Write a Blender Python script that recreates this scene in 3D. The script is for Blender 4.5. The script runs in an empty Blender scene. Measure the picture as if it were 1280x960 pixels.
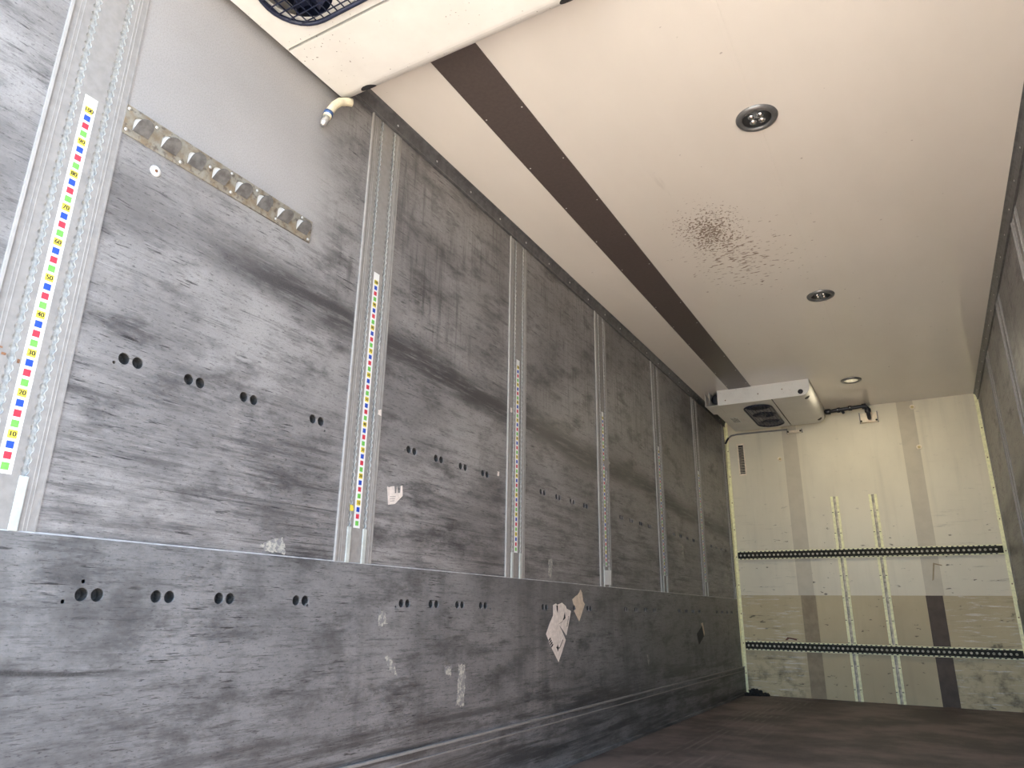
import bpy, bmesh, math, random
from mathutils import Matrix, Vector
random.seed(7)
PI = math.pi
scene = bpy.context.scene
COL = scene.collection

# ------------------------------------------------------------------ camera
W, H, D = 2.46, 2.87, 8.0          # inner width, height, depth of the box
Y0 = 0.33                          # rear door opening
cam_d = bpy.data.cameras.new('camera')
cam = bpy.data.objects.new('camera', cam_d)
COL.objects.link(cam)
cam_d.sensor_width = 36.0
cam_d.lens = 884.3 / 1280 * 36.0
cam_d.clip_start = 0.02
R = ((0.86873, -0.47507, 0.14006), (0.49508, 0.82493, -0.27272), (0.01402, 0.30626, 0.95185))
cam.matrix_world = Matrix(((R[0][0], R[0][2], -R[0][1], 1.806),
                           (R[1][0], R[1][2], -R[1][1], 0.0),
                           (R[2][0], R[2][2], -R[2][1], 0.767),
                           (0, 0, 0, 1)))
scene.camera = cam

# ------------------------------------------------------------------ light
world = bpy.data.worlds.new('sky')
scene.world = world
world.use_nodes = True
bg = world.node_tree.nodes['Background']
bg.inputs['Color'].default_value = (0.52, 0.72, 1.0, 1)
bg.inputs['Strength'].default_value = 1.95
sun_d = bpy.data.lights.new('sun', 'SUN')
sun_d.energy = 12.0
sun_d.color = (1.0, 0.88, 0.70)
sun_d.angle = math.radians(0.6)
sun = bpy.data.objects.new('sun', sun_d)
COL.objects.link(sun)
sun_dir = Vector((0.10, math.cos(math.radians(40)), -math.sin(math.radians(40))))
sun.rotation_euler = sun_dir.to_track_quat('-Z', 'Y').to_euler()
sun.location = (1.2, -6, 8)
port_d = bpy.data.lights.new('door_portal', 'AREA')     # sampling guide for the open rear door, emits nothing itself
port_d.shape = 'RECTANGLE'
port_d.size, port_d.size_y = W, H
port_d.cycles.is_portal = True
port = bpy.data.objects.new('door_portal', port_d)
COL.objects.link(port)
port.location = (W / 2, Y0, H / 2)
port.rotation_euler = (math.radians(90), 0, 0)          # faces +Y, into the box
vs = scene.view_settings
vs.view_transform = 'Standard'
vs.look = 'None'
vs.gamma = 1.0
vs.use_curve_mapping = False
vs.exposure = 2.0
FILL_POWER = (0.0, 0.0, 2.5)  # only the farthest fixture carries added fill

# ------------------------------------------------------------------ materials
class NT:
    def __init__(self, name):
        self.m = bpy.data.materials.new(name)
        self.m.use_nodes = True
        self.t = self.m.node_tree
        self.b = self.t.nodes['Principled BSDF']
        self.g = self.t.nodes.new('ShaderNodeNewGeometry')
    def lk(self, a, b): self.t.links.new(a, b)
    def put(self, sock, v):
        if hasattr(v, 'links') or hasattr(v, 'is_output'): self.lk(v, sock)
        else: sock.default_value = v
    def pos(self): return self.g.outputs['Position']
    def scaled(self, s, off=(0, 0, 0)):
        n = self.t.nodes.new('ShaderNodeMapping')
        self.lk(self.pos(), n.inputs['Vector'])
        n.inputs['Scale'].default_value = s
        n.inputs['Location'].default_value = off
        return n.outputs['Vector']
    def noise(self, s, detail=4, rough=0.55, off=(0, 0, 0), scale=1.0):
        n = self.t.nodes.new('ShaderNodeTexNoise')
        self.lk(self.scaled(s, off), n.inputs['Vector'])
        n.inputs['Scale'].default_value = scale
        n.inputs['Detail'].default_value = detail
        n.inputs['Roughness'].default_value = rough
        return n.outputs['Fac']
    def rng(self, v, a, b, c=0.0, d=1.0, smooth=True):
        n = self.t.nodes.new('ShaderNodeMapRange')
        n.clamp = True
        if smooth: n.interpolation_type = 'SMOOTHSTEP'
        self.put(n.inputs['Value'], v)
        n.inputs['From Min'].default_value = a; n.inputs['From Max'].default_value = b
        n.inputs['To Min'].default_value = c; n.inputs['To Max'].default_value = d
        return n.outputs['Result']
    def math(self, op, a, b=0.0):
        n = self.t.nodes.new('ShaderNodeMath'); n.operation = op
        self.put(n.inputs[0], a); self.put(n.inputs[1], b)
        return n.outputs[0]
    def mul(self, *a):
        r = a[0]
        for x in a[1:]: r = self.math('MULTIPLY', r, x)
        return r
    def xyz(self):
        n = self.t.nodes.new('ShaderNodeSeparateXYZ'); self.lk(self.pos(), n.inputs[0])
        return n.outputs
    def mix(self, f, a, b):
        n = self.t.nodes.new('ShaderNodeMix'); n.data_type = 'RGBA'
        self.put(n.inputs[0], f)
        for s, v in ((n.inputs[6], a), (n.inputs[7], b)):
            if isinstance(v, tuple): s.default_value = v + (1,) if len(v) == 3 else v
            else: self.lk(v, s)
        return n.outputs[2]
    def dist(self, c, s=(1, 1, 1)):
        v = self.t.nodes.new('ShaderNodeVectorMath'); v.operation = 'DISTANCE'
        self.lk(self.scaled(s), v.inputs[0]); v.inputs[1].default_value = tuple(c[i] * s[i] for i in range(3))
        return v.outputs['Value']
    def bump(self, h, strength=0.2, dist=0.002):
        n = self.t.nodes.new('ShaderNodeBump')
        n.inputs['Strength'].default_value = strength; n.inputs['Distance'].default_value = dist
        self.lk(h, n.inputs['Height']); self.lk(n.outputs[0], self.b.inputs['Normal'])
    def done(self, color, rough=0.5, metal=0.0, spec=None):
        c = self.b.inputs['Base Color']
        if isinstance(color, tuple): c.default_value = color + (1,)
        else: self.lk(color, c)
        self.put(self.b.inputs['Roughness'], rough)
        self.put(self.b.inputs['Metallic'], metal)
        if spec is not None: self.b.inputs['Specular IOR Level'].default_value = spec
        return self.m

def simple(name, color, rough=0.5, metal=0.0, var=0.12, scale=30.0, spec=None):
    n = NT(name)
    f = n.noise((1, 1, 1), 5, 0.6, scale=scale)
    dark = tuple(c * (1 - var) for c in color); lite = tuple(min(1, c * (1 + var)) for c in color)
    return n.done(n.mix(n.rng(f, 0.3, 0.7), dark, lite), rough, metal, spec)

def wall_material(name, lite, mid, dark, band=True):
    n = NT(name)
    x, y, z = n.xyz()
    black = tuple(v * 0.45 for v in dark)
    mott = n.noise((1, 1.6, 2.6), 7, 0.62, off=(3, 1, 7))
    c = n.mix(n.rng(mott, 0.32, 0.70), mid, lite)
    cloud = n.noise((1, 3.2, 9), 7, 0.7, off=(1, 6, 2))
    c = n.mix(n.mul(n.rng(cloud, 0.46, 0.70), 0.85), c, dark)
    smear = n.noise((1, 2.2, 26), 8, 0.75)
    c = n.mix(n.mul(n.rng(smear, 0.53, 0.70), 0.60), c, dark)
    fine = n.noise((1, 12, 150), 6, 0.75, off=(0, 2, 5))
    c = n.mix(n.mul(n.rng(fine, 0.54, 0.72), n.rng(mott, 0.35, 0.65, 0.85, 0.40)), c, dark)
    fine2 = n.noise((1, 45, 170), 5, 0.7, off=(0, 7, 5))
    c = n.mix(n.mul(n.rng(fine2, 0.55, 0.68), 0.75), c, black)
    dash = n.noise((1, 9, 120), 3, 0.6, off=(0, 9, 2))
    patch = n.noise((1, 2.6, 6.0), 4, 0.6, off=(5, 3, 1))
    c = n.mix(n.mul(n.rng(dash, 0.60, 0.68), n.rng(patch, 0.42, 0.58), 0.95), c, black)
    scuff = n.noise((1, 3.5, 48), 7, 0.78, off=(2, 11, 4))
    c = n.mix(n.mul(n.rng(scuff, 0.54, 0.66), n.rng(patch, 0.62, 0.42), 0.7), c, black)
    light = n.noise((1, 8, 130), 5, 0.7, off=(0, 4, 8))
    c = n.mix(n.mul(n.rng(light, 0.57, 0.72), 0.45), c, tuple(min(1, v * 1.35) for v in lite))
    if band:
        # worn belt of rubber marks at pallet-top height
        wob = n.noise((1, 0.9, 0.7), 3, 0.5, off=(1, 8, 3))
        zz = n.math('ADD', z, n.math('MULTIPLY', n.math('SUBTRACT', wob, 0.5), 0.16))
        drift = n.math('ADD', zz, n.rng(y, 0.9, 8.0, -0.16, 0.12, smooth=False))
        b1 = n.mul(n.rng(drift, 1.58, 1.68), n.rng(drift, 1.84, 1.70))
        br = n.noise((1, 2.6, 34), 7, 0.75, off=(2, 2, 2))
        c = n.mix(n.mul(b1, n.rng(br, 0.34, 0.54, 0.30, 0.97), n.rng(y, 1.0, 1.6, 0.35, 1.0)), c, dark)
        b2 = n.mul(n.rng(z, 1.66, 1.25, 0.0, 1.0), n.rng(smear, 0.42, 0.62, 0.0, 0.5))
        c = n.mix(b2, c, dark)
        longs = n.noise((1, 0.9, 75), 6, 0.7, off=(4, 13, 6))
        c = n.mix(n.mul(n.rng(z, 1.30, 1.02), n.rng(longs, 0.54, 0.64), 0.7), c, black)
        # vertical brushing above it
        vert = n.noise((1, 30, 2.6), 7, 0.72, off=(0, 3, 3))
        vmask = n.mul(n.rng(z, 1.75, 2.05), n.rng(y, 1.62, 1.85))
        vp = n.noise((1, 2.6, 1.5), 5, 0.6, off=(8, 8, 1))
        c = n.mix(n.mul(vmask, n.rng(vert, 0.46, 0.66), n.rng(vp, 0.40, 0.60, 0.10, 1.0), 0.62), c, dark)
        # clean satin skin behind the cooler
        clean = n.mul(n.rng(n.math('ADD', z, n.math('MULTIPLY', mott, 0.10)), 2.06, 2.14), n.rng(y, 1.82, 1.55), n.rng(y, 0.80, 0.90))
        cc = n.mix(n.rng(mott, 0.3, 0.7), tuple(v * 1.0 for v in lite), tuple(min(1, v * 1.15) for v in lite))
        c = n.mix(clean, c, cc)
    else:
        # black rubbing near the floor and faint vertical runs
        low = n.noise((1, 0.8, 16), 7, 0.72, off=(4, 4, 4))
        c = n.mix(n.mul(n.rng(z, 0.50, 0.28), n.rng(low, 0.44, 0.60), 0.8), c, black)
        blot = n.noise((1, 2.4, 3.5), 7, 0.7, off=(6, 2, 9))
        c = n.mix(n.mul(n.rng(blot, 0.50, 0.68), 0.55), c, dark)
        scr = n.noise((1, 5, 60), 6, 0.75, off=(3, 5, 9))
        c = n.mix(n.mul(n.rng(scr, 0.52, 0.66), 0.6), c, dark)
        run = n.noise((1, 5, 0.5), 4, 0.6, off=(7, 1, 4))
        c = n.mix(n.mul(n.rng(run, 0.5, 0.72), 0.40), c, dark)
        curve = n.math('ADD', z, n.math('MULTIPLY', n.math('SINE', n.math('MULTIPLY', y, 7.0)), 0.012))
        arc = n.mul(n.rng(curve, 0.612, 0.620), n.rng(curve, 0.634, 0.624), n.rng(fine, 0.35, 0.5), n.rng(y, 1.25, 1.1))
        c = n.mix(n.mul(arc, 0.8), c, black)
    grain = n.noise((1, 1, 1), 3, 0.6, scale=220)
    c = n.mix(n.mul(n.rng(grain, 0.35, 0.75), 0.30), c, tuple(v * 0.7 for v in mid))
    n.bump(fine, 0.12, 0.001)
    return n.done(c, n.rng(mott, 0.3, 0.7, 0.36, 0.52), 0.0, 0.5)

M = {}
M['wall'] = wall_material('worn_grey_panel', (0.312, 0.298, 0.288), (0.180, 0.171, 0.167), (0.041, 0.038, 0.040))
M['kick'] = wall_material('worn_kick_plate', (0.23, 0.225, 0.222), (0.155, 0.152, 0.152), (0.045, 0.044, 0.045), band=False)
M['alu'] = simple('dull_aluminium', (0.255, 0.24, 0.225), 0.6, 0.0, 0.08, 40, 0.2)
M['alu_bright'] = simple('bright_aluminium_edge', (0.34, 0.325, 0.305), 0.55, 0.0, 0.06, 40, 0.2)
M['alu_track'] = simple('galvanised_track', (0.42, 0.42, 0.405), 0.45, 0.1, 0.18, 120)
M['alu_dark'] = simple('dark_anodised_trim', (0.115, 0.114, 0.116), 0.4, 0.3, 0.25, 25)
M['cap'] = simple('white_plastic_cap', (0.43, 0.45, 0.42), 0.5, 0, 0.12, 30)
M['white'] = simple('sticker_white', (0.70, 0.70, 0.68), 0.5, 0, 0.03, 30)
M['yellow'] = simple('print_yellow', (0.72, 0.58, 0.06), 0.5, 0, 0.08, 90)
M['blue'] = simple('print_blue', (0.015, 0.065, 0.40), 0.5, 0, 0.1, 90)
M['red'] = simple('print_red', (0.55, 0.035, 0.06), 0.5, 0, 0.1, 90)
M['green'] = simple('print_green', (0.15, 0.48, 0.08), 0.5, 0, 0.15, 90)
M['ink'] = simple('black_print', (0.02, 0.02, 0.022), 0.6, 0, 0.1, 60)
M['paper'] = simple('aged_label_paper', (0.68, 0.61, 0.55), 0.7, 0, 0.10, 50)
M['paper_tan'] = simple('tan_label_paper', (0.58, 0.48, 0.37), 0.75, 0, 0.12, 50)
M['black'] = simple('black_plastic', (0.012, 0.012, 0.016), 0.42, 0, 0.2, 40)
M['navy'] = simple('dark_fan_plastic', (0.010, 0.014, 0.035), 0.45, 0, 0.2, 40)
M['hole'] = simple('dark_hole_metal', (0.05, 0.05, 0.05), 0.6, 0.2, 0.4, 80)
M['screw'] = simple('zinc_screw', (0.70, 0.70, 0.68), 0.3, 0.8, 0.1, 100)
M['brass'] = simple('yellow_zinc', (0.62, 0.50, 0.24), 0.35, 0.6, 0.15, 60)
M['hose'] = simple('cream_rubber_hose', (0.72, 0.64, 0.45), 0.5, 0, 0.10, 40)
M['clamp'] = simple('blue_clamp', (0.06, 0.12, 0.28), 0.35, 0.5, 0.1, 40)
M['rust'] = simple('rust', (0.17, 0.08, 0.04), 0.85, 0, 0.4, 90)
M['dirt'] = simple('dark_debris', (0.018, 0.016, 0.015), 0.9, 0, 0.4, 60)
M['redtape'] = simple('dark_red_tape', (0.14, 0.05, 0.03), 0.7, 0, 0.3, 60)
M['strip'] = simple('dark_brown_strip', (0.085, 0.066, 0.060), 0.34, 0.0, 0.10, 60)
M['sealant'] = simple('pale_sealant', (0.40, 0.39, 0.38), 0.7, 0, 0.25, 25)
M['ground'] = simple('yard_concrete', (0.46, 0.42, 0.37), 0.9, 0, 0.2, 2)
M['bracket'] = simple('cream_bracket', (0.80, 0.68, 0.50), 0.4, 0.1, 0.10, 30)
M['led'] = simple('chrome_reflector', (0.72, 0.71, 0.69), 0.12, 0.95, 0.04, 30)
M['bezel'] = simple('grey_lamp_bezel', (0.20, 0.20, 0.20), 0.35, 0.6, 0.1, 50)

def white_housing():
    n = NT('off_white_housing')
    f = n.noise((1, 1, 1), 4, 0.6, scale=6)
    c = n.mix(n.rng(f, 0.3, 0.7), (0.645, 0.62, 0.575), (0.70, 0.675, 0.63))
    sp = n.noise((1, 1, 1), 1, 0.4, scale=95)
    pa = n.noise((1, 1, 1), 3, 0.5, scale=4, off=(3, 1, 0))
    c = n.mix(n.mul(n.rng(sp, 0.72, 0.76), n.rng(pa, 0.45, 0.6)), c, (0.16, 0.12, 0.10))
    return n.done(c, 0.38)
M['housing'] = white_housing()

def ceiling_mat():
    n = NT('glossy_ceiling_panel')
    f = n.noise((1.2, 0.5, 1), 5, 0.6)
    c = n.mix(n.rng(f, 0.3, 0.7), (0.715, 0.665, 0.60), (0.77, 0.72, 0.655))
    # scuffed patch with chips
    d = n.dist((0.985, 3.70, H), (1.0, 0.62, 0.0))
    d2 = n.dist((1.06, 4.12, H), (1.0, 0.7, 0.0))
    chip = n.noise((1, 0.9, 1), 3, 0.6, scale=75)
    line = n.noise((22, 60, 1), 2, 0.5, off=(2, 5, 0))
    c = n.mix(n.mul(n.rng(n.math('SUBTRACT', chip, n.math('MULTIPLY', d, 1.05)), 0.41, 0.46), 0.85), c, (0.22, 0.155, 0.115))
    c = n.mix(n.mul(n.rng(n.math('SUBTRACT', line, n.math('MULTIPLY', d2, 0.45)), 0.52, 0.57), 0.85), c, (0.26, 0.19, 0.15))
    sc = n.noise((9, 1.2, 1), 3, 0.6, off=(1, 4, 0))
    c = n.mix(n.mul(n.rng(n.dist((1.0, 3.4, H), (1, .8, 0)), 0.45, 0.15), n.rng(sc, 0.62, 0.68), 0.25), c, (0.35, 0.30, 0.27))
    dots = n.noise((1, 1, 1), 1, 0.4, scale=30, off=(6, 2, 0))
    c = n.mix(n.mul(n.rng(dots, 0.79, 0.82), 0.6), c, (0.3, 0.25, 0.22))
    ori = n.noise((3, 3, 3), 3, 0.5)
    n.bump(ori, 0.03, 0.01)
    return n.done(c, n.rng(f, 0.3, 0.7, 0.06, 0.11), 0.0, 0.75)
M['ceiling'] = ceiling_mat()

def front_mat(name, a, b, dark, rough, metal, heavy):
    n = NT(name)
    x, y, z = n.xyz()
    f = n.noise((1.2, 1, 0.8), 5, 0.6)
    c = n.mix(n.rng(f, 0.3, 0.7), a, b)
    run = n.noise((7, 1, 0.5), 4, 0.6, off=(2, 0, 5))
    c = n.mix(n.mul(n.rng(run, 0.5, 0.75), 0.35), c, tuple(v * 0.72 for v in a))
    s = n.noise((2.2, 1, 24), 8, 0.78, off=(1, 0, 2))
    side = n.math('MAXIMUM', n.rng(x, 0.75, 0.45), n.rng(x, 1.75, 1.95))
    low = n.rng(z, 2.1, 1.3, 0.15, 1.0)
    c = n.mix(n.mul(n.rng(s, 0.55, 0.68), side, low, heavy), c, dark)
    ch = n.noise((10, 1, 26), 3, 0.6, off=(5, 0, 9))
    c = n.mix(n.mul(n.rng(ch, 0.64, 0.70), low, 0.85), c, tuple(v * 0.6 for v in dark))
    if heavy > 0.8:
        l2 = n.noise((3.0, 1, 36), 7, 0.75, off=(9, 0, 1))
        c = n.mix(n.mul(n.rng(l2, 0.53, 0.64), side, 0.8), c, (0.74, 0.70, 0.58))
        bl = n.noise((6, 1, 7), 5, 0.65, off=(3, 0, 3))
        c = n.mix(n.mul(n.rng(bl, 0.46, 0.64), side, n.rng(z, 0.62, 0.15), 0.6), c, tuple(v * 0.5 for v in dark))
        c = n.mix(n.mul(n.rng(bl, 0.60, 0.7), n.rng(x, 1.9, 2.1), 0.75), c, tuple(v * 0.6 for v in dark))
    dent = n.noise((2, 1, 2.2), 2, 0.5, off=(4, 0, 4))
    n.bump(dent, 0.25, 0.03)
    return n.done(c, rough, metal, 0.25)
M['front_up'] = front_mat('cream_bulkhead_panel', (0.64, 0.575, 0.43), (0.73, 0.66, 0.50), (0.20, 0.16, 0.11), 0.45, 0.0, 0.6)
M['front_low'] = front_mat('tan_scuff_plate', (0.45, 0.36, 0.21), (0.56, 0.455, 0.265), (0.15, 0.12, 0.075), 0.5, 0.0, 0.9)
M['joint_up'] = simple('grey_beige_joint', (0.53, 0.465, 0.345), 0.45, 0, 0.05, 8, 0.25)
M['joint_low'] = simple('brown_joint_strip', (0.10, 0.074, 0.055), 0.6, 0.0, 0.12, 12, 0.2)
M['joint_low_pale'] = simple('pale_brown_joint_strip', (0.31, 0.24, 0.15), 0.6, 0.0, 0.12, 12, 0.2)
M['front_trim'] = simple('pale_yellow_aluminium', (0.86, 0.82, 0.50), 0.5, 0.0, 0.12, 45, 0.25)
M['front_rail_mid'] = simple('worn_rail_groove', (0.52, 0.46, 0.34), 0.6, 0.0, 0.35, 30, 0.2)
M['dark_rail'] = simple('blackened_steel_rail', (0.035, 0.032, 0.024), 0.6, 0.0, 0.4, 60, 0.1)

def floor_mat():
    n = NT('brown_antislip_floor')
    a = n.noise((2, 2, 2), 6, 0.65)
    f = n.noise((1, 1, 1), 3, 0.6, scale=150)
    c = n.mix(n.rng(a, 0.38, 0.64), (0.045, 0.032, 0.029), (0.16, 0.122, 0.110))
    c = n.mix(n.mul(n.rng(f, 0.45, 0.7), 0.5), c, (0.22, 0.175, 0.16))
    w = n.t.nodes.new('ShaderNodeTexWave'); w.wave_type = 'BANDS'; w.bands_direction = 'X'
    w.inputs['Scale'].default_value = 6.0; w.inputs['Distortion'].default_value = 1.0
    n.lk(n.scaled((1, 0.15, 1)), w.inputs['Vector'])
    x, y, z = n.xyz()
    msk = n.mul(n.rng(x, 0.15, 0.3), n.rng(x, 0.8, 0.6))
    c = n.mix(n.mul(n.rng(w.outputs['Fac'], 0.6, 0.95), msk, n.rng(n.noise((6, 3, 1), 4, 0.6), 0.45, 0.62), 0.5), c, (0.22, 0.19, 0.17))
    n.bump(f, 0.4, 0.002)
    return n.done(c, 0.62)
M['floor'] = floor_mat()

# ------------------------------------------------------------------ helpers
def link(name, me, mat, parent=None, loc=None):
    o = bpy.data.objects.new(name, me)
    COL.objects.link(o)
    if mat is not None:
        if not me.materials:
            for m in (mat if isinstance(mat, (list, tuple)) else [mat]): me.materials.append(M[m])
    if parent is not None: o.parent = parent
    if loc is not None: o.location = loc
    return o
def tag(o, label=None, cat=None, group=None, kind=None):
    if label: o['label'] = label
    if cat: o['category'] = cat
    if group: o['group'] = group
    if kind: o['kind'] = kind
    return o
def empty(name, loc=(0, 0, 0), rz=0.0):
    o = bpy.data.objects.new(name, None)
    COL.objects.link(o)
    o.empty_display_size = 0.1
    o.location = loc; o.rotation_euler = (0, 0, rz)
    return o
def bm_box(bm, x0, x1, y0, y1, z0, z1, mi=0):
    v = [bm.verts.new((x, y, z)) for x in (x0, x1) for y in (y0, y1) for z in (z0, z1)]
    for q in ((0, 1, 3, 2), (4, 6, 7, 5), (0, 4, 5, 1), (2, 3, 7, 6), (0, 2, 6, 4), (1, 5, 7, 3)):
        f = bm.faces.new([v[i] for i in q]); f.material_index = mi
def to_mesh(bm, name, smooth=False, recalc=True):
    if recalc: bmesh.ops.recalc_face_normals(bm, faces=bm.faces[:])
    me = bpy.data.meshes.new(name); bm.to_mesh(me); bm.free()
    if smooth:
        me.polygons.foreach_set('use_smooth', [True] * len(me.polygons))
    return me
def box(name, x0, x1, y0, y1, z0, z1, mat, parent=None, bevel=0.0):
    bm = bmesh.new(); bm_box(bm, x0, x1, y0, y1, z0, z1)
    if bevel: bmesh.ops.bevel(bm, geom=bm.edges[:], offset=bevel, segments=2, profile=0.6, affect='EDGES')
    return link(name, to_mesh(bm, name), mat, parent)
def lathe_mesh(name, prof, seg=24, axis='Z'):
    """prof: (radius, height) list; revolved, axis Z/X/Y"""
    bm = bmesh.new(); rings = []
    for r, h in prof:
        ring = []
        for k in range(seg):
            a = 2 * PI * k / seg
            p = (r * math.cos(a), r * math.sin(a), h)
            if axis == 'X': p = (h, p[0], p[1])
            elif axis == 'Y': p = (p[0], h, p[1])
            ring.append(bm.verts.new(p))
        rings.append(ring)
    for a, b in zip(rings, rings[1:]):
        for k in range(seg):
            bm.faces.new((a[k], a[(k + 1) % seg], b[(k + 1) % seg], b[k]))
    bm.faces.new(rings[0]); bm.faces.new(rings[-1])
    bmesh.ops.remove_doubles(bm, verts=bm.verts[:], dist=1e-5)
    return to_mesh(bm, name, True)
def tube_mesh(name, pts, r, seg=10, closed=False, smooth=True):
    bm = bmesh.new(); rings = []
    pts = [Vector(p) for p in pts]; n = len(pts)
    prev = None
    for i, p in enumerate(pts):
        if closed: t = pts[(i + 1) % n] - pts[i - 1]
        else: t = pts[min(i + 1, n - 1)] - pts[max(i - 1, 0)]
        t.normalize()
        if prev is None:
            a = t.orthogonal().normalized()
        else:
            a = (prev - t * prev.dot(t)).normalized()
        prev = a; b = t.cross(a)
        rr = r[i] if isinstance(r, (list, tuple)) else r
        rings.append([bm.verts.new(p + (a * math.cos(2 * PI * k / seg) + b * math.sin(2 * PI * k / seg)) * rr) for k in range(seg)])
    m = n if closed else n - 1
    for i in range(m):
        a, b = rings[i], rings[(i + 1) % n]
        for k in range(seg): bm.faces.new((a[k], a[(k + 1) % seg], b[(k + 1) % seg], b[k]))
    if not closed: bm.faces.new(rings[0]); bm.faces.new(rings[-1])
    return to_mesh(bm, name, smooth)
def circle(cu, cv, r, seg=20, rv=None):
    rv = rv or r
    return [(cu + r * math.cos(2 * PI * k / seg), cv + rv * math.sin(2 * PI * k / seg)) for k in range(seg)]
def stadium(u0, u1, v0, v1, seg=10):
    r = (v1 - v0) / 2; c = (v0 + v1) / 2
    pts = [(u1 - r + r * math.cos(-PI / 2 + PI * k / seg), c + r * math.sin(-PI / 2 + PI * k / seg)) for k in range(seg + 1)]
    pts += [(u0 + r + r * math.cos(PI / 2 + PI * k / seg), c + r * math.sin(PI / 2 + PI * k / seg)) for k in range(seg + 1)]
    return pts
def rrect(u0, u1, v0, v1, r, seg=5):
    pts = []
    for cx, cy, a0 in ((u1 - r, v0 + r, -PI / 2), (u1 - r, v1 - r, 0), (u0 + r, v1 - r, PI / 2), (u0 + r, v0 + r, PI)):
        pts += [(cx + r * math.cos(a0 + PI / 2 * k / seg), cy + r * math.sin(a0 + PI / 2 * k / seg)) for k in range(seg + 1)]
    return pts
AX = {'X': Matrix(((0, 0, 1, 0), (1, 0, 0, 0), (0, 1, 0, 0), (0, 0, 0, 1))),     # (u,v,n) = (Y,Z,X)
      'Y': Matrix(((1, 0, 0, 0), (0, 0, -1, 0), (0, 1, 0, 0), (0, 0, 0, 1))),    # (u,v,n) = (X,Z,-Y)
      'Z': Matrix.Identity(4)}
def plate(name, outline, holes, n0, n1, axis):
    """flat sheet with real openings, between n0 and n1 along its normal"""
    cu = bpy.data.curves.new(name, 'CURVE'); cu.dimensions = '2D'; cu.fill_mode = 'BOTH'
    cu.extrude = abs(n1 - n0) / 2
    for loop in [outline] + holes:
        s = cu.splines.new('POLY'); s.points.add(len(loop) - 1); s.use_cyclic_u = True
        for p, q in zip(s.points, loop): p.co = (q[0], q[1], 0, 1)
    ob = bpy.data.objects.new('tmp', cu); COL.objects.link(ob)
    dg = bpy.context.evaluated_depsgraph_get()
    me = bpy.data.meshes.new_from_object(ob.evaluated_get(dg))
    me.transform(Matrix.Translation((0, 0, (n0 + n1) / 2))); me.transform(AX[axis])
    bpy.data.objects.remove(ob); bpy.data.curves.remove(cu)
    me.name = name; me.materials.clear()
    return me
def text_mesh(s, size):
    cu = bpy.data.curves.new('t', 'FONT'); cu.body = s; cu.size = size
    cu.align_x = 'CENTER'; cu.align_y = 'CENTER'; cu.offset = 0.0
    ob = bpy.data.objects.new('tmp', cu); COL.objects.link(ob)
    dg = bpy.context.evaluated_depsgraph_get()
    me = bpy.data.meshes.new_from_object(ob.evaluated_get(dg))
    bpy.data.objects.remove(ob); bpy.data.curves.remove(cu)
    return me
def copy_tree(o, parent=None):
    c = o.copy(); COL.objects.link(c); c.parent = parent
    for ch in list(o.children): copy_tree(ch, c)
    return c
def flat_poly(name, pts, n0, n1, mat, parent=None, axis='X'):
    me = plate(name, pts, [], n0, n1, axis)
    return link(name, me, mat, parent)

# ------------------------------------------------------------------ setting
POST = [0.707 + 1.1907 * i for i in range(7)]
PW = 0.20
KZ = 0.925

g = box('ground', -40, 40, -60, 30, -1.25, -1.15, 'ground'); tag(g, 'pale concrete yard outside the open rear doors', 'ground', kind='structure')
fl = box('floor', -0.08, W + 0.08, Y0, D + 0.08, -0.12, 0.0, 'floor'); tag(fl, 'dark brown anti-slip load floor', 'floor', kind='structure')
ce = box('ceiling', -0.08, W + 0.08, Y0, D + 0.08, H, H + 0.10, 'ceiling'); tag(ce, 'glossy off-white ceiling with a scuffed patch', 'ceiling', kind='structure')
wl = box('wall_left', -0.10, -0.045, Y0, D + 0.08, -0.12, H, 'hole'); tag(wl, 'scuffed grey side wall with vertical rails', 'wall', kind='structure')
wr = box('wall_right', W + 0.045, W + 0.10, Y0, D + 0.08, -0.12, H, 'hole'); tag(wr, 'dim grey side wall at the right edge', 'wall', kind='structure')
wb = box('wall_back', -0.045, W + 0.045, D + 0.012, D + 0.08, 0, H, 'hole'); tag(wb, 'cream bulkhead at the far end of the box', 'wall', kind='structure')

# round lashing holes: bay by bay pairs
HR = 0.0165
pairs_up, pairs_low = [], []
for i in range(7):
    base = POST[i]
    offs = (0.331, 0.531, 0.731, 1.031) if i == 0 else (0.388, 0.583, 0.777, 0.970)
    for o in offs:
        if base + o + 0.06 < D - 0.03 and not (i == 6):
            pairs_up.append(base + o); pairs_low.append(base + o + (0.003 if i < 2 else 0.012))
def hole_list(ys, z):
    out = []
    for y in ys:
        for dy in (0.0, 0.0395):
            out.append((y + dy, z))
    return out
H_UP = hole_list(pairs_up, 1.402); H_LOW = hole_list(pairs_low, 0.792)
SMALL_UP = [(1.013, 1.384), (1.80, 1.372), (2.262, 1.395)]
SMALL_LOW = [(1.000, 0.775), (1.040, 0.8225), (1.792, 0.778), (2.255, 0.778), (2.955, 0.777)]

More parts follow.
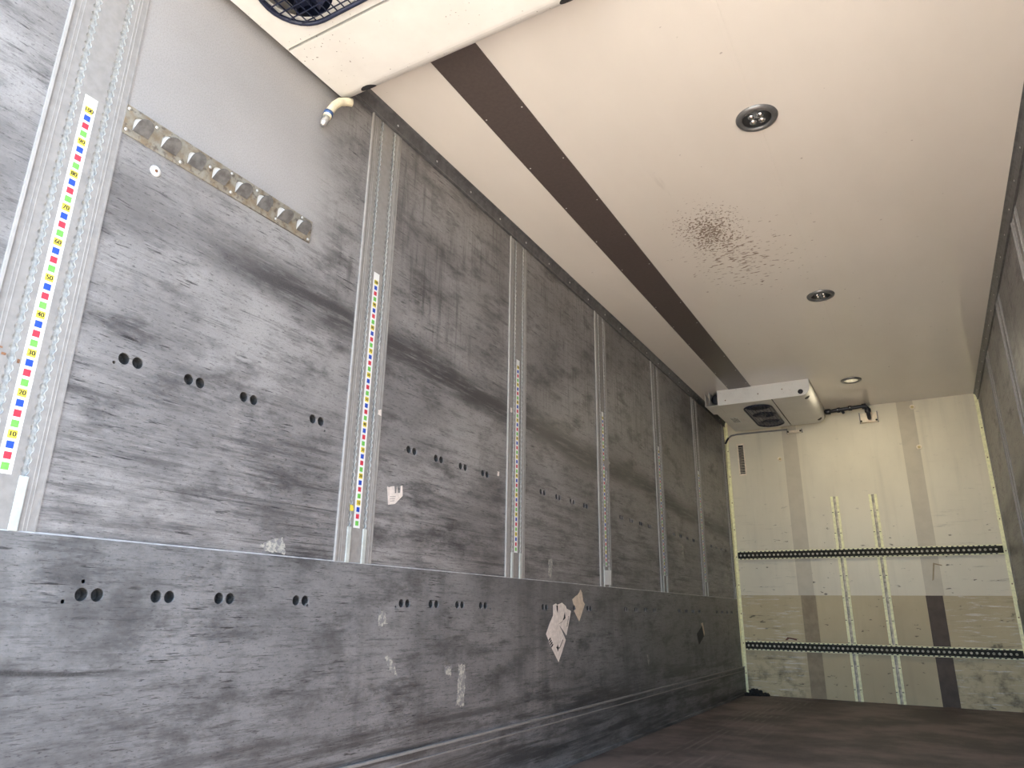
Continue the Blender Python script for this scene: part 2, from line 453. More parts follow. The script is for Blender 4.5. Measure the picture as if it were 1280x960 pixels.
def bay_panel(y0, y1, parent, xn0, xn1, mirror=False):
    hs = [circle(y, z, HR, 18) for y, z in H_UP if y0 < y < y1] + [circle(y, z, 0.005, 8) for y, z in SMALL_UP if y0 < y < y1]
    me = plate('panel', [(y0, KZ - 0.04), (y1, KZ - 0.04), (y1, H), (y0, H)], hs if not mirror else [], xn0, xn1, 'X')
    return link('panel', me, 'wall', parent)
edges = [Y0] + [v for p in POST for v in (p + 0.003, min(p + PW - 0.003, D))] + [D]
for k in range(0, len(edges) - 1, 2):
    a, b = edges[k], edges[k + 1]
    if b - a > 0.02:
        bay_panel(a, b, wl, -0.005, 0.0)
RPOST = [POST[i] - 0.22 for i in (2, 3, 4, 5)]
redges = [Y0] + [v for p in RPOST for v in (p + 0.003, p + PW - 0.003)] + [D]
for k in range(0, len(redges) - 1, 2): bay_panel(redges[k], redges[k + 1], wr, W, W + 0.005, True)
# backing behind the rails keeps the box light-tight
kb = bmesh.new()
kys = [Y0] + [p + 0.1 for p in POST] + [D]
for a, b in zip(kys, kys[1:]):
    hs = [circle(y, z, HR, 18) for y, z in H_LOW if a < y < b] + [circle(y, z, 0.0055, 8) for y, z in SMALL_LOW if a < y < b]
    km = plate('kick_bay', [(a, 0.0), (b, 0.0), (b, KZ), (a, KZ)], hs, 0.0005, 0.0065, 'X')
    kb.from_mesh(km); bpy.data.meshes.remove(km)
bmesh.ops.remove_doubles(kb, verts=kb.verts[:], dist=1e-5)
kick_me = to_mesh(kb, 'kick_plate', recalc=False)
link('kick_plate', kick_me, 'kick', wl)
bm = bmesh.new()
vs_ = []
for y in (Y0, D):
    vs_.append([bm.verts.new((0.0002, y, KZ)), bm.verts.new((0.0065, y, KZ)), bm.verts.new((0.0045, y, KZ + 0.0025)), bm.verts.new((0.0002, y, KZ + 0.0045))])
for k in range(4): bm.faces.new((vs_[0][k], vs_[0][(k + 1) % 4], vs_[1][(k + 1) % 4], vs_[1][k]))
bm.faces.new(vs_[0]); bm.faces.new(vs_[1])
link('sealant_bead', to_mesh(bm, 'sealant_bead'), 'sealant', wl)
box('kick_plate', W - 0.0065, W - 0.0005, Y0, D, 0.0, KZ, 'kick', wr)
# hole cups
cup = lathe_mesh('hole_cup', [(HR + 0.001, -0.004), (HR + 0.001, -0.030), (0.001, -0.032)], 18, 'X')
def open_cup():
    bm = bmesh.new(); seg = 16; r = HR + 0.0006
    a = [bm.verts.new((-0.003, r * math.cos(2 * PI * k / seg), r * math.sin(2 * PI * k / seg))) for k in range(seg)]
    b = [bm.verts.new((-0.030, r * math.cos(2 * PI * k / seg), r * math.sin(2 * PI * k / seg))) for k in range(seg)]
    for k in range(seg): bm.faces.new((a[k], b[k], b[(k + 1) % seg], a[(k + 1) % seg]))
    bm.faces.new(b)
    return to_mesh(bm, 'hole_cup')
cup = open_cup(); cup.materials.append(M['hole'])
for (y, z) in H_UP: link('hole_cup', cup, None, wl, (0, y, z))
for (y, z) in H_LOW: link('hole_cup', cup, None, wl, (0.004, y, z))

# skirting profile at the foot of the left wall
bb = empty('baseboard_left'); tag(bb, 'scuffed ribbed skirting along the foot of the left wall', 'baseboard', kind='structure')
box('skirting_board', 0.0066, 0.016, Y0, D, 0.0, 0.255, 'kick', bb)
box('skirting_lip', 0.0066, 0.021, Y0, D, 0.255, 0.264, 'alu', bb, 0.001)
box('skirting_rib', 0.0161, 0.021, Y0, D, 0.222, 0.228, 'alu', bb, 0.001)
box('floor_angle', 0.0161, 0.034, Y0, D, 0.0005, 0.018, 'kick', bb, 0.002)

# ------------------------------------------------------------------ wall rails (logistic posts)
def scallop_edge(z0, z1, c, sgn, pitch=0.0254, hr=0.0102, slot=0.0052):
    pts = []; n = int((z1 - z0) / pitch); st = 10
    for i in range(n):
        for k in range(st):
            z = -pitch / 2 + pitch * k / st
            w = math.sqrt(max(0, hr * hr - z * z)) if abs(z) < hr else 0
            pts.append((c + sgn * max(slot, w), z0 + pitch * (i + 0.5) + z))
    pts.append((c + sgn * slot, z0 + n * pitch)); pts.append((c + sgn * slot, z1))
    return pts
T1, T2 = 0.065, 0.149
def ribbon(bm, left, right, x):
    """strip of quads between two edge polylines with the same z samples"""
    L_ = [bm.verts.new((x, a, z)) for a, z in left]; R_ = [bm.verts.new((x, a, z)) for a, z in right]
    for i in range(len(L_) - 1): bm.faces.new((L_[i], R_[i], R_[i + 1], L_[i + 1]))
    return L_, R_
def wall_drop(bm, vs, x):
    lo = [bm.verts.new((x, v.co.y, v.co.z)) for v in vs]
    for i in range(len(vs) - 1): bm.faces.new((vs[i], vs[i + 1], lo[i + 1], lo[i]))
ZT0, ZT1 = 0.90, H - 0.002
def post_meshes(width=PW, tracks=(T1, T2)):
    FX, BX = 0.0030, -0.0075
    out = {}
    bm = bmesh.new()
    e = [[(0.0, z) for _, z in scallop_edge(ZT0, ZT1, 0, 1)]]
    for c in tracks:
        e.append(scallop_edge(ZT0, ZT1, c, -1)); e.append(scallop_edge(ZT0, ZT1, c, 1))
    e.append([(width, z) for _, z in e[0]])
    for k in range(0, len(e), 2): ribbon(bm, e[k], e[k + 1], FX)
    # sides back to the wall
    for yy in (0.0, width):
        q = [bm.verts.new((x, yy, z)) for x, z in ((FX, ZT0), (FX, ZT1), (-0.02, ZT1), (-0.02, ZT0))]; bm.faces.new(q)
    out['plate'] = to_mesh(bm, 'face_plate', recalc=False)
    tr = []
    for c in tracks:
        bm = bmesh.new()
        for s in (-1, 1):
            ed = scallop_edge(ZT0, ZT1, c, s)
            top = [bm.verts.new((FX - 0.0002, a, z)) for a, z in ed]
            wall_drop(bm, top, -0.004)
        fl_ = [bm.verts.new((BX, c + a, z)) for a, z in ((-0.016, ZT0), (0.016, ZT0), (0.016, ZT1), (-0.016, ZT1))]; bm.faces.new(fl_)
        for s in (-1, 1):
            bm.faces.new([bm.verts.new(p) for p in ((BX, c + s * 0.016, ZT0), (BX, c + s * 0.016, ZT1), (FX - 0.001, c + s * 0.016, ZT1), (FX - 0.001, c + s * 0.016, ZT0))])
        tr.append(to_mesh(bm, 'track', recalc=False))
    out['tracks'] = tr
    return out
PM = post_meshes()
def make_post(label, y, group, side=1):
    t = empty('wall_rail', (0, y, 0) if side > 0 else (W, y + PW, 0), 0 if side > 0 else PI)
    tag(t, label, 'wall rail', group)
    link('face_plate', PM['plate'], 'alu', t)
    for m in PM['tracks']: link('track', m, 'alu_track', t)
    for a, b, h, mt in ((0.0, 0.007, 0.009, 'alu_bright' if side > 0 else 'alu'), (0.024, 0.0256, 0.0042, 'alu_bright'), (0.034, 0.0356, 0.0042, 'alu_bright'),
                        (0.1705, 0.1721, 0.0042, 'alu_bright'), (0.179, 0.1806, 0.0042, 'alu_bright'), (0.195, 0.2, 0.0040, 'alu')):
        box('rib', 0.0025, h, a, b, KZ + 0.001, ZT1, mt, t)
    for c in (T1, T2):
        box('slot_cap', 0.003, 0.0085, c - 0.0105, c + 0.0105, KZ + 0.001, 1.052, 'cap', t, 0.003)
    return t
names = ['nearest grey aluminium wall rail with twin slotted tracks, running off the top left corner',
         'second grey wall rail from the camera, right of the perforated tan strip',
         'third grey wall rail from the camera, right of the small torn white label',
         'fourth grey wall rail from the camera, with a white paper square at its foot',
         'fifth grey wall rail from the camera on the left wall',
         'sixth grey wall rail from the camera, last with two full tracks on the left wall']
GR = 'slotted rails on the left wall'
for i in range(6): make_post(names[i], POST[i], GR)
# narrow end rail in the far left corner
t = empty('wall_rail', (0, POST[6], 0)); tag(t, 'narrow single-track wall rail in the far left corner', 'wall rail', GR)
NP = post_meshes(0.11, (T1,))
link('face_plate', NP['plate'], 'alu', t); link('track', NP['tracks'][0], 'alu_track', t)
box('rib', 0.0025, 0.009, 0, 0.007, KZ + 0.001, ZT1, 'alu_bright', t); box('slot_cap', 0.003, 0.0085, T1 - 0.0125, T1 + 0.0125, KZ + 0.001, 1.052, 'cap', t, 0.003)
rl = {2: 'wall rail on the right wall nearest the camera, at the right image edge', 3: 'second wall rail on the right wall counted from the camera',
      4: 'third wall rail on the right wall, high at the right edge', 5: 'wall rail on the right wall closest to the far right corner'}
for i in (2, 3, 4, 5): make_post(rl[i], POST[i] - 0.22, 'slotted rails on the right wall', -1)
# rail at the very back of the right wall
t = empty('wall_rail', (W, D - 0.01, 0), PI); tag(t, 'narrow single-track wall rail in the far right corner', 'wall rail', 'slotted rails on the right wall')
link('face_plate', NP['plate'], 'alu', t); link('track', NP['tracks'][0], 'alu_track', t)
box('rust_stain', 0.0030, 0.0042, 0.040, 0.090, KZ + 0.008, KZ + 0.020, 'rust', bpy.data.objects['wall_rail'])
# rust chips on the nearest rail
for (yy, zz, sx, sz) in ((0.042, 1.32, 0.010, 0.006), (0.030, 1.335, 0.012, 0.004), (0.078, 1.31, 0.006, 0.010)):
    box('rust_chip', 0.0030, 0.0037, yy, yy + sx, zz, zz + sz, 'rust', bpy.data.objects['wall_rail'])

# measuring scale stickers: yellow numbered, blue, red, green cells every 25 mm
SZ0, SZ1 = 1.051, 2.085
def scale_meshes():
    bm = bmesh.new(); y0, y1 = -0.0172, 0.0172
    bm_box(bm, 0.0, 0.0006, y0, y1, SZ0, SZ1, 0)
    rnd = random.Random(3)
    for k in range(10):
        for j, mi in enumerate((1, 2, 3, 4)):
            zc = 2.043 - 0.1 * k - 0.025 * j
            hh = 0.0085 if mi != 1 else 0.0098
            ww = 0.0085 if mi != 1 else 0.0105
            v = [bm.verts.new((0.0008, a, zc + b)) for a, b in ((-ww, -hh), (ww, -hh), (ww, hh), (-ww, hh))]
            f = bm.faces.new(v); f.material_index = mi
    me = to_mesh(bm, 'scale_print', recalc=False)
    for m in ('white', 'yellow', 'blue', 'red', 'green'): me.materials.append(M[m])
    nm = []
    for k in range(10):
        tm0 = text_mesh(str(100 - 10 * k), 0.0165)
        tb = bmesh.new()
        for dx in (-0.0006, 0.0, 0.0006):           # heavy print: three passes side by side
            tm0.transform(Matrix.Translation((dx, 0, 0.00003))); tb.from_mesh(tm0); tm0.transform(Matrix.Translation((-dx, 0, 0)))
        tm = to_mesh(tb, 'number', recalc=False); bpy.data.meshes.remove(tm0)
        tm.transform(Matrix.Translation((0, 0, 0))); tm.transform(AX['X']); tm.transform(Matrix.Translation((0.0010, 0, 2.043 - 0.1 * k)))
        tm.name = 'printed_number'; tm.materials.clear(); tm.materials.append(M['ink']); nm.append(tm)
    return me, nm
SM, SN = scale_meshes()
where = ['nearest wall rail at the left edge', 'second wall rail from the camera', 'third wall rail from the camera',
         'fourth wall rail from the camera', 'fifth wall rail from the camera', 'sixth wall rail from the camera']
for i in range(6):
    s = link('scale_sticker', SM, None, None, (0.0031, POST[i] + 0.1045, 0))
    for nm in SN: link('printed_number', nm, None, s)
    tag(s, 'white strip with coloured squares and numbers on the ' + where[i], 'sticker', 'measuring strips on the left rails')

# ------------------------------------------------------------------ cove trims, corners
def cove(name, side, label):
    t = empty(name, (0, 0, 0)); tag(t, label, 'trim', kind='structure')
    s = 1 if side > 0 else -1; ox = 0.0 if side > 0 else W
    def X(a, b): return tuple(sorted((ox + s * a, ox + s * b)))
    bm = bmesh.new()
    prof = [(0.0002, H - 0.066), (0.012, H - 0.066), (0.013, H - 0.060), (0.010, H - 0.055), (0.018, H - 0.022), (0.024, H - 0.010), (0.034, H - 0.004), (0.034, H - 0.0002), (0.0002, H - 0.0002)]
    r = [[bm.verts.new((ox + s * a, y, z)) for a, z in prof] for y in (Y0, D)]
    n = len(prof)
    for k in range(n): bm.faces.new((r[0][k], r[0][(k + 1) % n], r[1][(k + 1) % n], r[1][k]))
    bm.faces.new(r[0]); bm.faces.new(r[1])
    link('cove_profile', to_mesh(bm, 'cove_profile'), 'alu_dark', t)
    riv = lathe_mesh('rivet', [(0.0055, 0), (0.0045, 0.0025), (0.001, 0.0035)], 8, 'X' ); riv.materials.append(M['screw'])
    y = 2.05
    while y < D - 0.1:
        o = link('rivet', riv, None, t, (ox + s * 0.0155, y, H - 0.035))
        if s < 0: o.rotation_euler = (0, 0, PI)
        y += 0.30
    return t
cove('trim_1', 1, 'dark grey riveted cove trim where left wall meets ceiling')
cove('trim_2', -1, 'dark riveted cove trim where right wall meets ceiling')
def corner(name, x0, x1, label):
    t = empty(name); tag(t, label, 'trim', kind='structure')
    box('corner_angle', x0, x1, D - 0.006, D - 0.001, 0.0, H - 0.005, 'front_trim', t, 0.001)
    xs = x0 if x0 < 1 else x1 - 0.006
    if x0 < 1: box('corner_flange', 0.0068, 0.012, D - 0.05, D - 0.006, 0.0, H - 0.07, 'front_trim', t)
    sc = lathe_mesh('screw', [(0.006, 0), (0.005, -0.003), (0.001, -0.0035)], 8, 'Y'); sc.materials.append(M['rust'])
    z = 0.2
    while z < H - 0.1:
        link('screw', sc, None, t, ((x0 + x1) / 2, D - 0.006, z)); z += 0.29
corner('trim_3', 0.012, 0.040, 'pale yellowish angle trim in the far left corner')
corner('trim_4', W - 0.034, W - 0.0005, 'pale screwed angle trim in the far right corner')

# ------------------------------------------------------------------ far bulkhead
KB = 0.966
box('upper_panel', 0.0, W, D, D + 0.011, KB - 0.02, H, 'front_up', wb)
box('lower_plate', 0.0, W, D - 0.0035, D + 0.009, 0.0, KB, 'front_low', wb)
for a, b in ((0.615, 0.765), (1.75, 1.90)):  # upright bands, darker than the panel and plate around them
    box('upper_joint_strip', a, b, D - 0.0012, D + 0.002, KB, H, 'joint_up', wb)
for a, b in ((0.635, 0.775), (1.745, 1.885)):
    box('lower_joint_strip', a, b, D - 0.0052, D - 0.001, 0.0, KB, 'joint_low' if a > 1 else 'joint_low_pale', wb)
# vertical rails on the bulkhead
for x, lab in ((1.062, 'left one of two pale upright rails on the cream bulkhead'), (1.418, 'right one of two pale upright rails on the cream bulkhead')):
    t = empty('bulkhead_rail', (x, D, 0)); tag(t, lab, 'wall rail', 'upright rails on the bulkhead')
    box('groove_plate', -0.017, 0.017, -0.010, -0.004, 0.0, 1.945, 'front_rail_mid', t)
    box('flange', -0.037, -0.013, -0.016, -0.004, 0.0, 1.945, 'front_trim', t, 0.002)
    box('flange', 0.013, 0.037, -0.016, -0.004, 0.0, 1.945, 'front_trim', t, 0.002)
    box('seam', -0.0065, -0.0035, -0.0135, -0.0095, 0.0, 1.945, 'alu_dark', t)
    for k in range(9):
        z = 0.10 + 0.21 * k
        for sx in (-0.026, 0.026): box('bolt', sx - 0.012, sx + 0.004, -0.0175, -0.0155, z, z + 0.006, 'hole', t)
# horizontal perforated rails
for z, x0, lab in ((1.374, 0.045, 'upper dark perforated rail across the bulkhead'), (0.470, 0.050, 'lower dark perforated rail across the bulkhead')):
    t = empty('perforated_rail', (0, D, z)); tag(t, lab, 'cargo rail', 'perforated rails on the bulkhead')
    hs = []; x = x0 + 0.03
    while x < W - 0.06: hs.append(circle(x, 0, 0.0115, 12)); x += 0.0425
    me = plate('rail_face', [(x0, -0.029), (W - 0.036, -0.029), (W - 0.036, 0.029), (x0, 0.029)], hs, 0.022, 0.025, 'Y')
    link('rail_face', me, 'dark_rail', t)
    for a, b in ((-0.032, -0.028), (0.028, 0.032)): box('side_web', x0, W - 0.036, -0.027, -0.006, a, b, 'dark_rail', t)
    for a, b in ((-0.046, -0.030), (0.030, 0.045)): box('flange', x0, W - 0.036, -0.0205, -0.0165, a, b, 'front_trim', t)
    nm = bmesh.new(); x = x0 + 0.02
    while x < W - 0.06:
        for a, b in ((-0.042, -0.033), (0.033, 0.041)): bm_box(nm, x, x + 0.018, -0.0212, -0.0203, a, b)
        x += 0.0425
    o = link('flange_slot', to_mesh(nm, 'flange_slot'), 'hole', t); o['kind'] = 'stuff'
    box('rail_web_back', x0, W - 0.036, -0.0192, -0.0176, -0.027, 0.027, 'front_rail_mid', t)
# louvred vent, slats one by one
t = empty('wall_vent', (0.168, D, 2.235)); tag(t, 'small upright louvred vent on the bulkhead below the far cooler', 'vent')
fr = plate('vent_frame', [(-0.04, 0), (0.04, 0), (0.036, 0.36), (-0.044, 0.36)], [[(-0.026, 0.02), (0.028, 0.02), (0.026, 0.34), (-0.028, 0.34)]], 0.001, 0.006, 'Y')
link('vent_frame', fr, 'bracket', t)
box('vent_back', -0.03, 0.03, -0.0018, -0.0005, 0.015, 0.345, 'dirt', t)
bm = bmesh.new(); bm_box(bm, -0.028, 0.028, -0.007, -0.002, -0.0022, 0.0022); slat = to_mesh(bm, 'slat'); slat.materials.append(M['bracket'])
for k in range(17): link('slat', slat, None, t, (0, 0, 0.034 + k * 0.0178))
# ring bolts / grommets
for x, z, lab in ((0.57, 2.384, 'brass grommet left of centre on the bulkhead below the far cooler'), (1.893, 2.385, 'brass grommet at right on the bulkhead, the lower of two'),
                  (1.89, 2.80, 'brass grommet at right just under the ceiling, the upper of two')):
    t = empty('grommet', (x, D, z)); tag(t, lab, 'grommet', 'brass grommets in the bulkhead')
    link('washer', lathe_mesh('washer', [(0.026, -0.001), (0.024, -0.005), (0.015, -0.006), (0.013, -0.003)], 20, 'Y'), 'bracket', t)
    link('screw', lathe_mesh('screw', [(0.013, -0.003), (0.012, -0.010), (0.004, -0.012)], 14, 'Y'), 'brass', t)
# pipe bracket and black drain pipe
def bracket(x, z, w, h, dp, label):
    t = empty('wall_bracket', (x, D, z)); tag(t, label, 'bracket')
    box('back_plate', -w / 2, w / 2, -0.010, -0.002, -h / 2, h / 2, 'bracket', t, 0.002)
    box('shelf', -w / 2, w / 2, -dp, -0.0095, -h / 2, -h / 2 + 0.008, 'bracket', t, 0.002)
    for s in (-1, 1):
        box('side_plate', s * w / 2 - 0.004, s * w / 2 + 0.004, -dp, -0.002, -h / 2, h / 2, 'alu', t, 0.001)
        link('bolt', lathe_mesh('bolt', [(0.010, 0), (0.010, -0.010), (0.001, -0.011)], 6, 'Y'), 'dark_rail', t, (s * (w / 2 - 0.012), -dp, -h / 2 + 0.012))
    return t
bracket(1.485, 2.735, 0.165, 0.105, 0.055, 'cream metal bracket on the bulkhead holding the black drain pipe')
bracket(0.752, 2.668, 0.15, 0.035, 0.05, 'small bracket on the bulkhead under the far cooler')
t = empty('drain_pipe', (1.09, D - 0.13, 2.815)); tag(t, 'black jointed drain pipe running from the far cooler into a wall bracket', 'pipe')
px = [(-0.007, 0, 0), (0.10, 0, 0.005), (0.22, 0, 0.012), (0.35, 0, 0.018), (0.385, 0, 0.014), (0.398, 0.004, -0.005), (0.400, 0.012, -0.05), (0.402, 0.045, -0.085), (0.402, 0.075, -0.095)]
link('pipe_run', tube_mesh('pipe_run', px, 0.019, 12), 'black', t)
def collar(x, z, r, l): 
    o = link('collar', lathe_mesh('collar', [(r, -l / 2), (r + 0.002, -l / 2 + 0.003), (r + 0.002, l / 2 - 0.003), (r, l / 2)], 14, 'X'), 'black', t, (x, 0, z))
collar(0.025, 0.001, 0.026, 0.05); collar(0.13, 0.006, 0.024, 0.03); collar(0.24, 0.013, 0.024, 0.035); collar(0.37, 0.016, 0.027, 0.04)
link('elbow_collar', lathe_mesh('elbow_collar', [(0.026, -0.02), (0.028, -0.017), (0.028, 0.017), (0.026, 0.02)], 14, 'Z'), 'black', t, (0.400, 0.006, -0.03))
link('branch', tube_mesh('branch', [(0.16, 0, 0.0), (0.175, -0.005, -0.035)], 0.014, 10), 'black', t)
link('clip_screw', lathe_mesh('clip_screw', [(0.006, -0.026), (0.005, -0.031), (0.001, -0.032)], 8, 'Y'), 'screw', t, (0.12, 0, 0.004))
link('clip_screw', lathe_mesh('clip_screw', [(0.006, -0.026), (0.005, -0.031), (0.001, -0.032)], 8, 'Y'), 'screw', t, (0.24, 0, 0.013))
# cable under the far cooler
t = empty('cable', (0, 0, 0)); tag(t, 'thin cable looping from under the far cooler to the left wall', 'cable')
link('conduit', tube_mesh('conduit', [(0.68, D - 0.014, 2.700), (0.40, D - 0.014, 2.703), (0.14, D - 0.016, 2.702), (0.08, D - 0.03, 2.690), (0.045, D - 0.05, 2.655)], 0.009, 8), 'alu', t)
link('black_sleeve', tube_mesh('black_sleeve', [(0.05, D - 0.047, 2.662), (0.036, D - 0.06, 2.635), (0.022, D - 0.08, 2.595)], 0.011, 8), 'black', t)
# marks left on the bulkhead
s = flat_poly('tape_scrap', [(0.44, 0.529), (0.467, 0.560), (0.556, 0.546), (0.554, 0.530), (0.481, 0.545), (0.461, 0.529)], 0.0055, 0.0068, 'redtape', None, 'Y')
s.location = (0, D, 0); tag(s, 'dark red hooked tape scrap above the lower perforated rail', 'tape')
s = flat_poly('tape_scrap', [(1.82, 1.10), (1.835, 1.11), (1.86, 1.25), (1.92, 1.235), (1.92, 1.245), (1.85, 1.265)], 0.0012, 0.0025, 'joint_low_pale', None, 'Y')
s.location = (0, D, 0); tag(s, 'thin hooked scrap of tan tape below the upper perforated rail', 'tape')

# ------------------------------------------------------------------ ceiling strip and lamps
riv = lathe_mesh('rivet', [(0.004, 0), (0.003, -0.002), (0.0005, -0.0025)], 8, 'Z'); riv.materials.append(M['screw'])
for a, b in ((Y0, 4.309), (4.312, 6.90)):
    s = box('ceiling_strip', 0.350, 0.562, a, b, H - 0.004, H + 0.001, 'strip', ce)
    y = a + 0.25 if a > 0 else 1.84
    while y < b - 0.03:
        for x in (0.364, 0.545): link('rivet', riv, None, s, (x, y, H - 0.004))
        y += 0.415
box('ceiling_seam', 1.408, 1.428, Y0, D, H - 0.0012, H + 0.001, 'ceiling', ce, 0.0005)  # thin low ridge in ceiling colour along the lamp row

lamp_labels = ['round recessed ceiling lamp nearest the camera, above the scuffed patch', 'middle one of three round ceiling lamps, beyond the scuffed patch',
               'round ceiling lamp farthest from the camera, beside the far cooler']
bez = lathe_mesh('bezel', [(0.058, -0.004), (0.062, -0.011), (0.074, -0.014), (0.086, -0.010), (0.090, -0.0015), (0.090, 0.0)], 36)
def ring_mesh(prof, seg=36, name='ring'):
    bm = bmesh.new(); rings = [[bm.verts.new((r * math.cos(2 * PI * k / seg), r * math.sin(2 * PI * k / seg), h)) for k in range(seg)] for r, h in prof]
    n = len(rings)
    for i in range(n):
        a, b = rings[i], rings[(i + 1) % n]
        for k in range(seg): bm.faces.new((a[k], a[(k + 1) % seg], b[(k + 1) % seg], b[k]))
    return to_mesh(bm, name, True)
bez = ring_mesh([(0.060, -0.002), (0.063, -0.011), (0.074, -0.014), (0.086, -0.010), (0.090, -0.001), (0.090, 0.0)], name='bezel'); bez.materials.append(M['bezel'])
dish = lathe_mesh('reflector', [(0.061, -0.0035), (0.050, -0.0015), (0.001, -0.0012)], 30); dish.materials.append(M['bezel'])
def led_lens():
    return lathe_mesh('led_lens', [(0.017, -0.0015), (0.017, -0.006), (0.012, -0.0105), (0.001, -0.012)], 16)
ledm = led_lens(); ledm.materials.append(M['led'])
em = bpy.data.materials.new('lit_lamp_lens'); em.use_nodes = True
b_ = em.node_tree.nodes['Principled BSDF']
b_.inputs['Base Color'].default_value = (0.85, 0.80, 0.68, 1); b_.inputs['Roughness'].default_value = 0.3
b_.inputs['Emission Color'].default_value = (1.0, 0.86, 0.58, 1); b_.inputs['Emission Strength'].default_value = 0.10  # weak glow added to the farthest lamp's lens
led_glow = led_lens(); led_glow.materials.append(em)
disk_glow = lathe_mesh('reflector', [(0.061, -0.0035), (0.050, -0.0015), (0.001, -0.0012)], 30); disk_glow.materials.append(em)
for k, y in enumerate((2.807, 4.905, 7.010)):
    t = empty('ceiling_lamp', (1.423, y, H)); tag(t, lamp_labels[k], 'lamp', 'round ceiling lamps')
    link('bezel', bez, None, t); link('reflector', disk_glow if k == 2 else dish, None, t)
    for a in range(4):
        an = PI / 4 + a * PI / 2
        link('led_lens', led_glow if k == 2 else ledm, None, t, (0.027 * math.cos(an), 0.027 * math.sin(an), -0.001))
    if FILL_POWER[k] > 0:
        ld = bpy.data.lights.new('lamp_light', 'AREA'); ld.shape = 'DISK'; ld.size = 0.11; ld.energy = FILL_POWER[k]; ld.color = (1.0, 0.90, 0.66); ld.spread = math.radians(180)  # fill light added at the farthest lamp to brighten the bulkhead
        lo = bpy.data.objects.new('lamp_light', ld); COL.objects.link(lo); lo.parent = t; lo.location = (0, 0, -0.016)

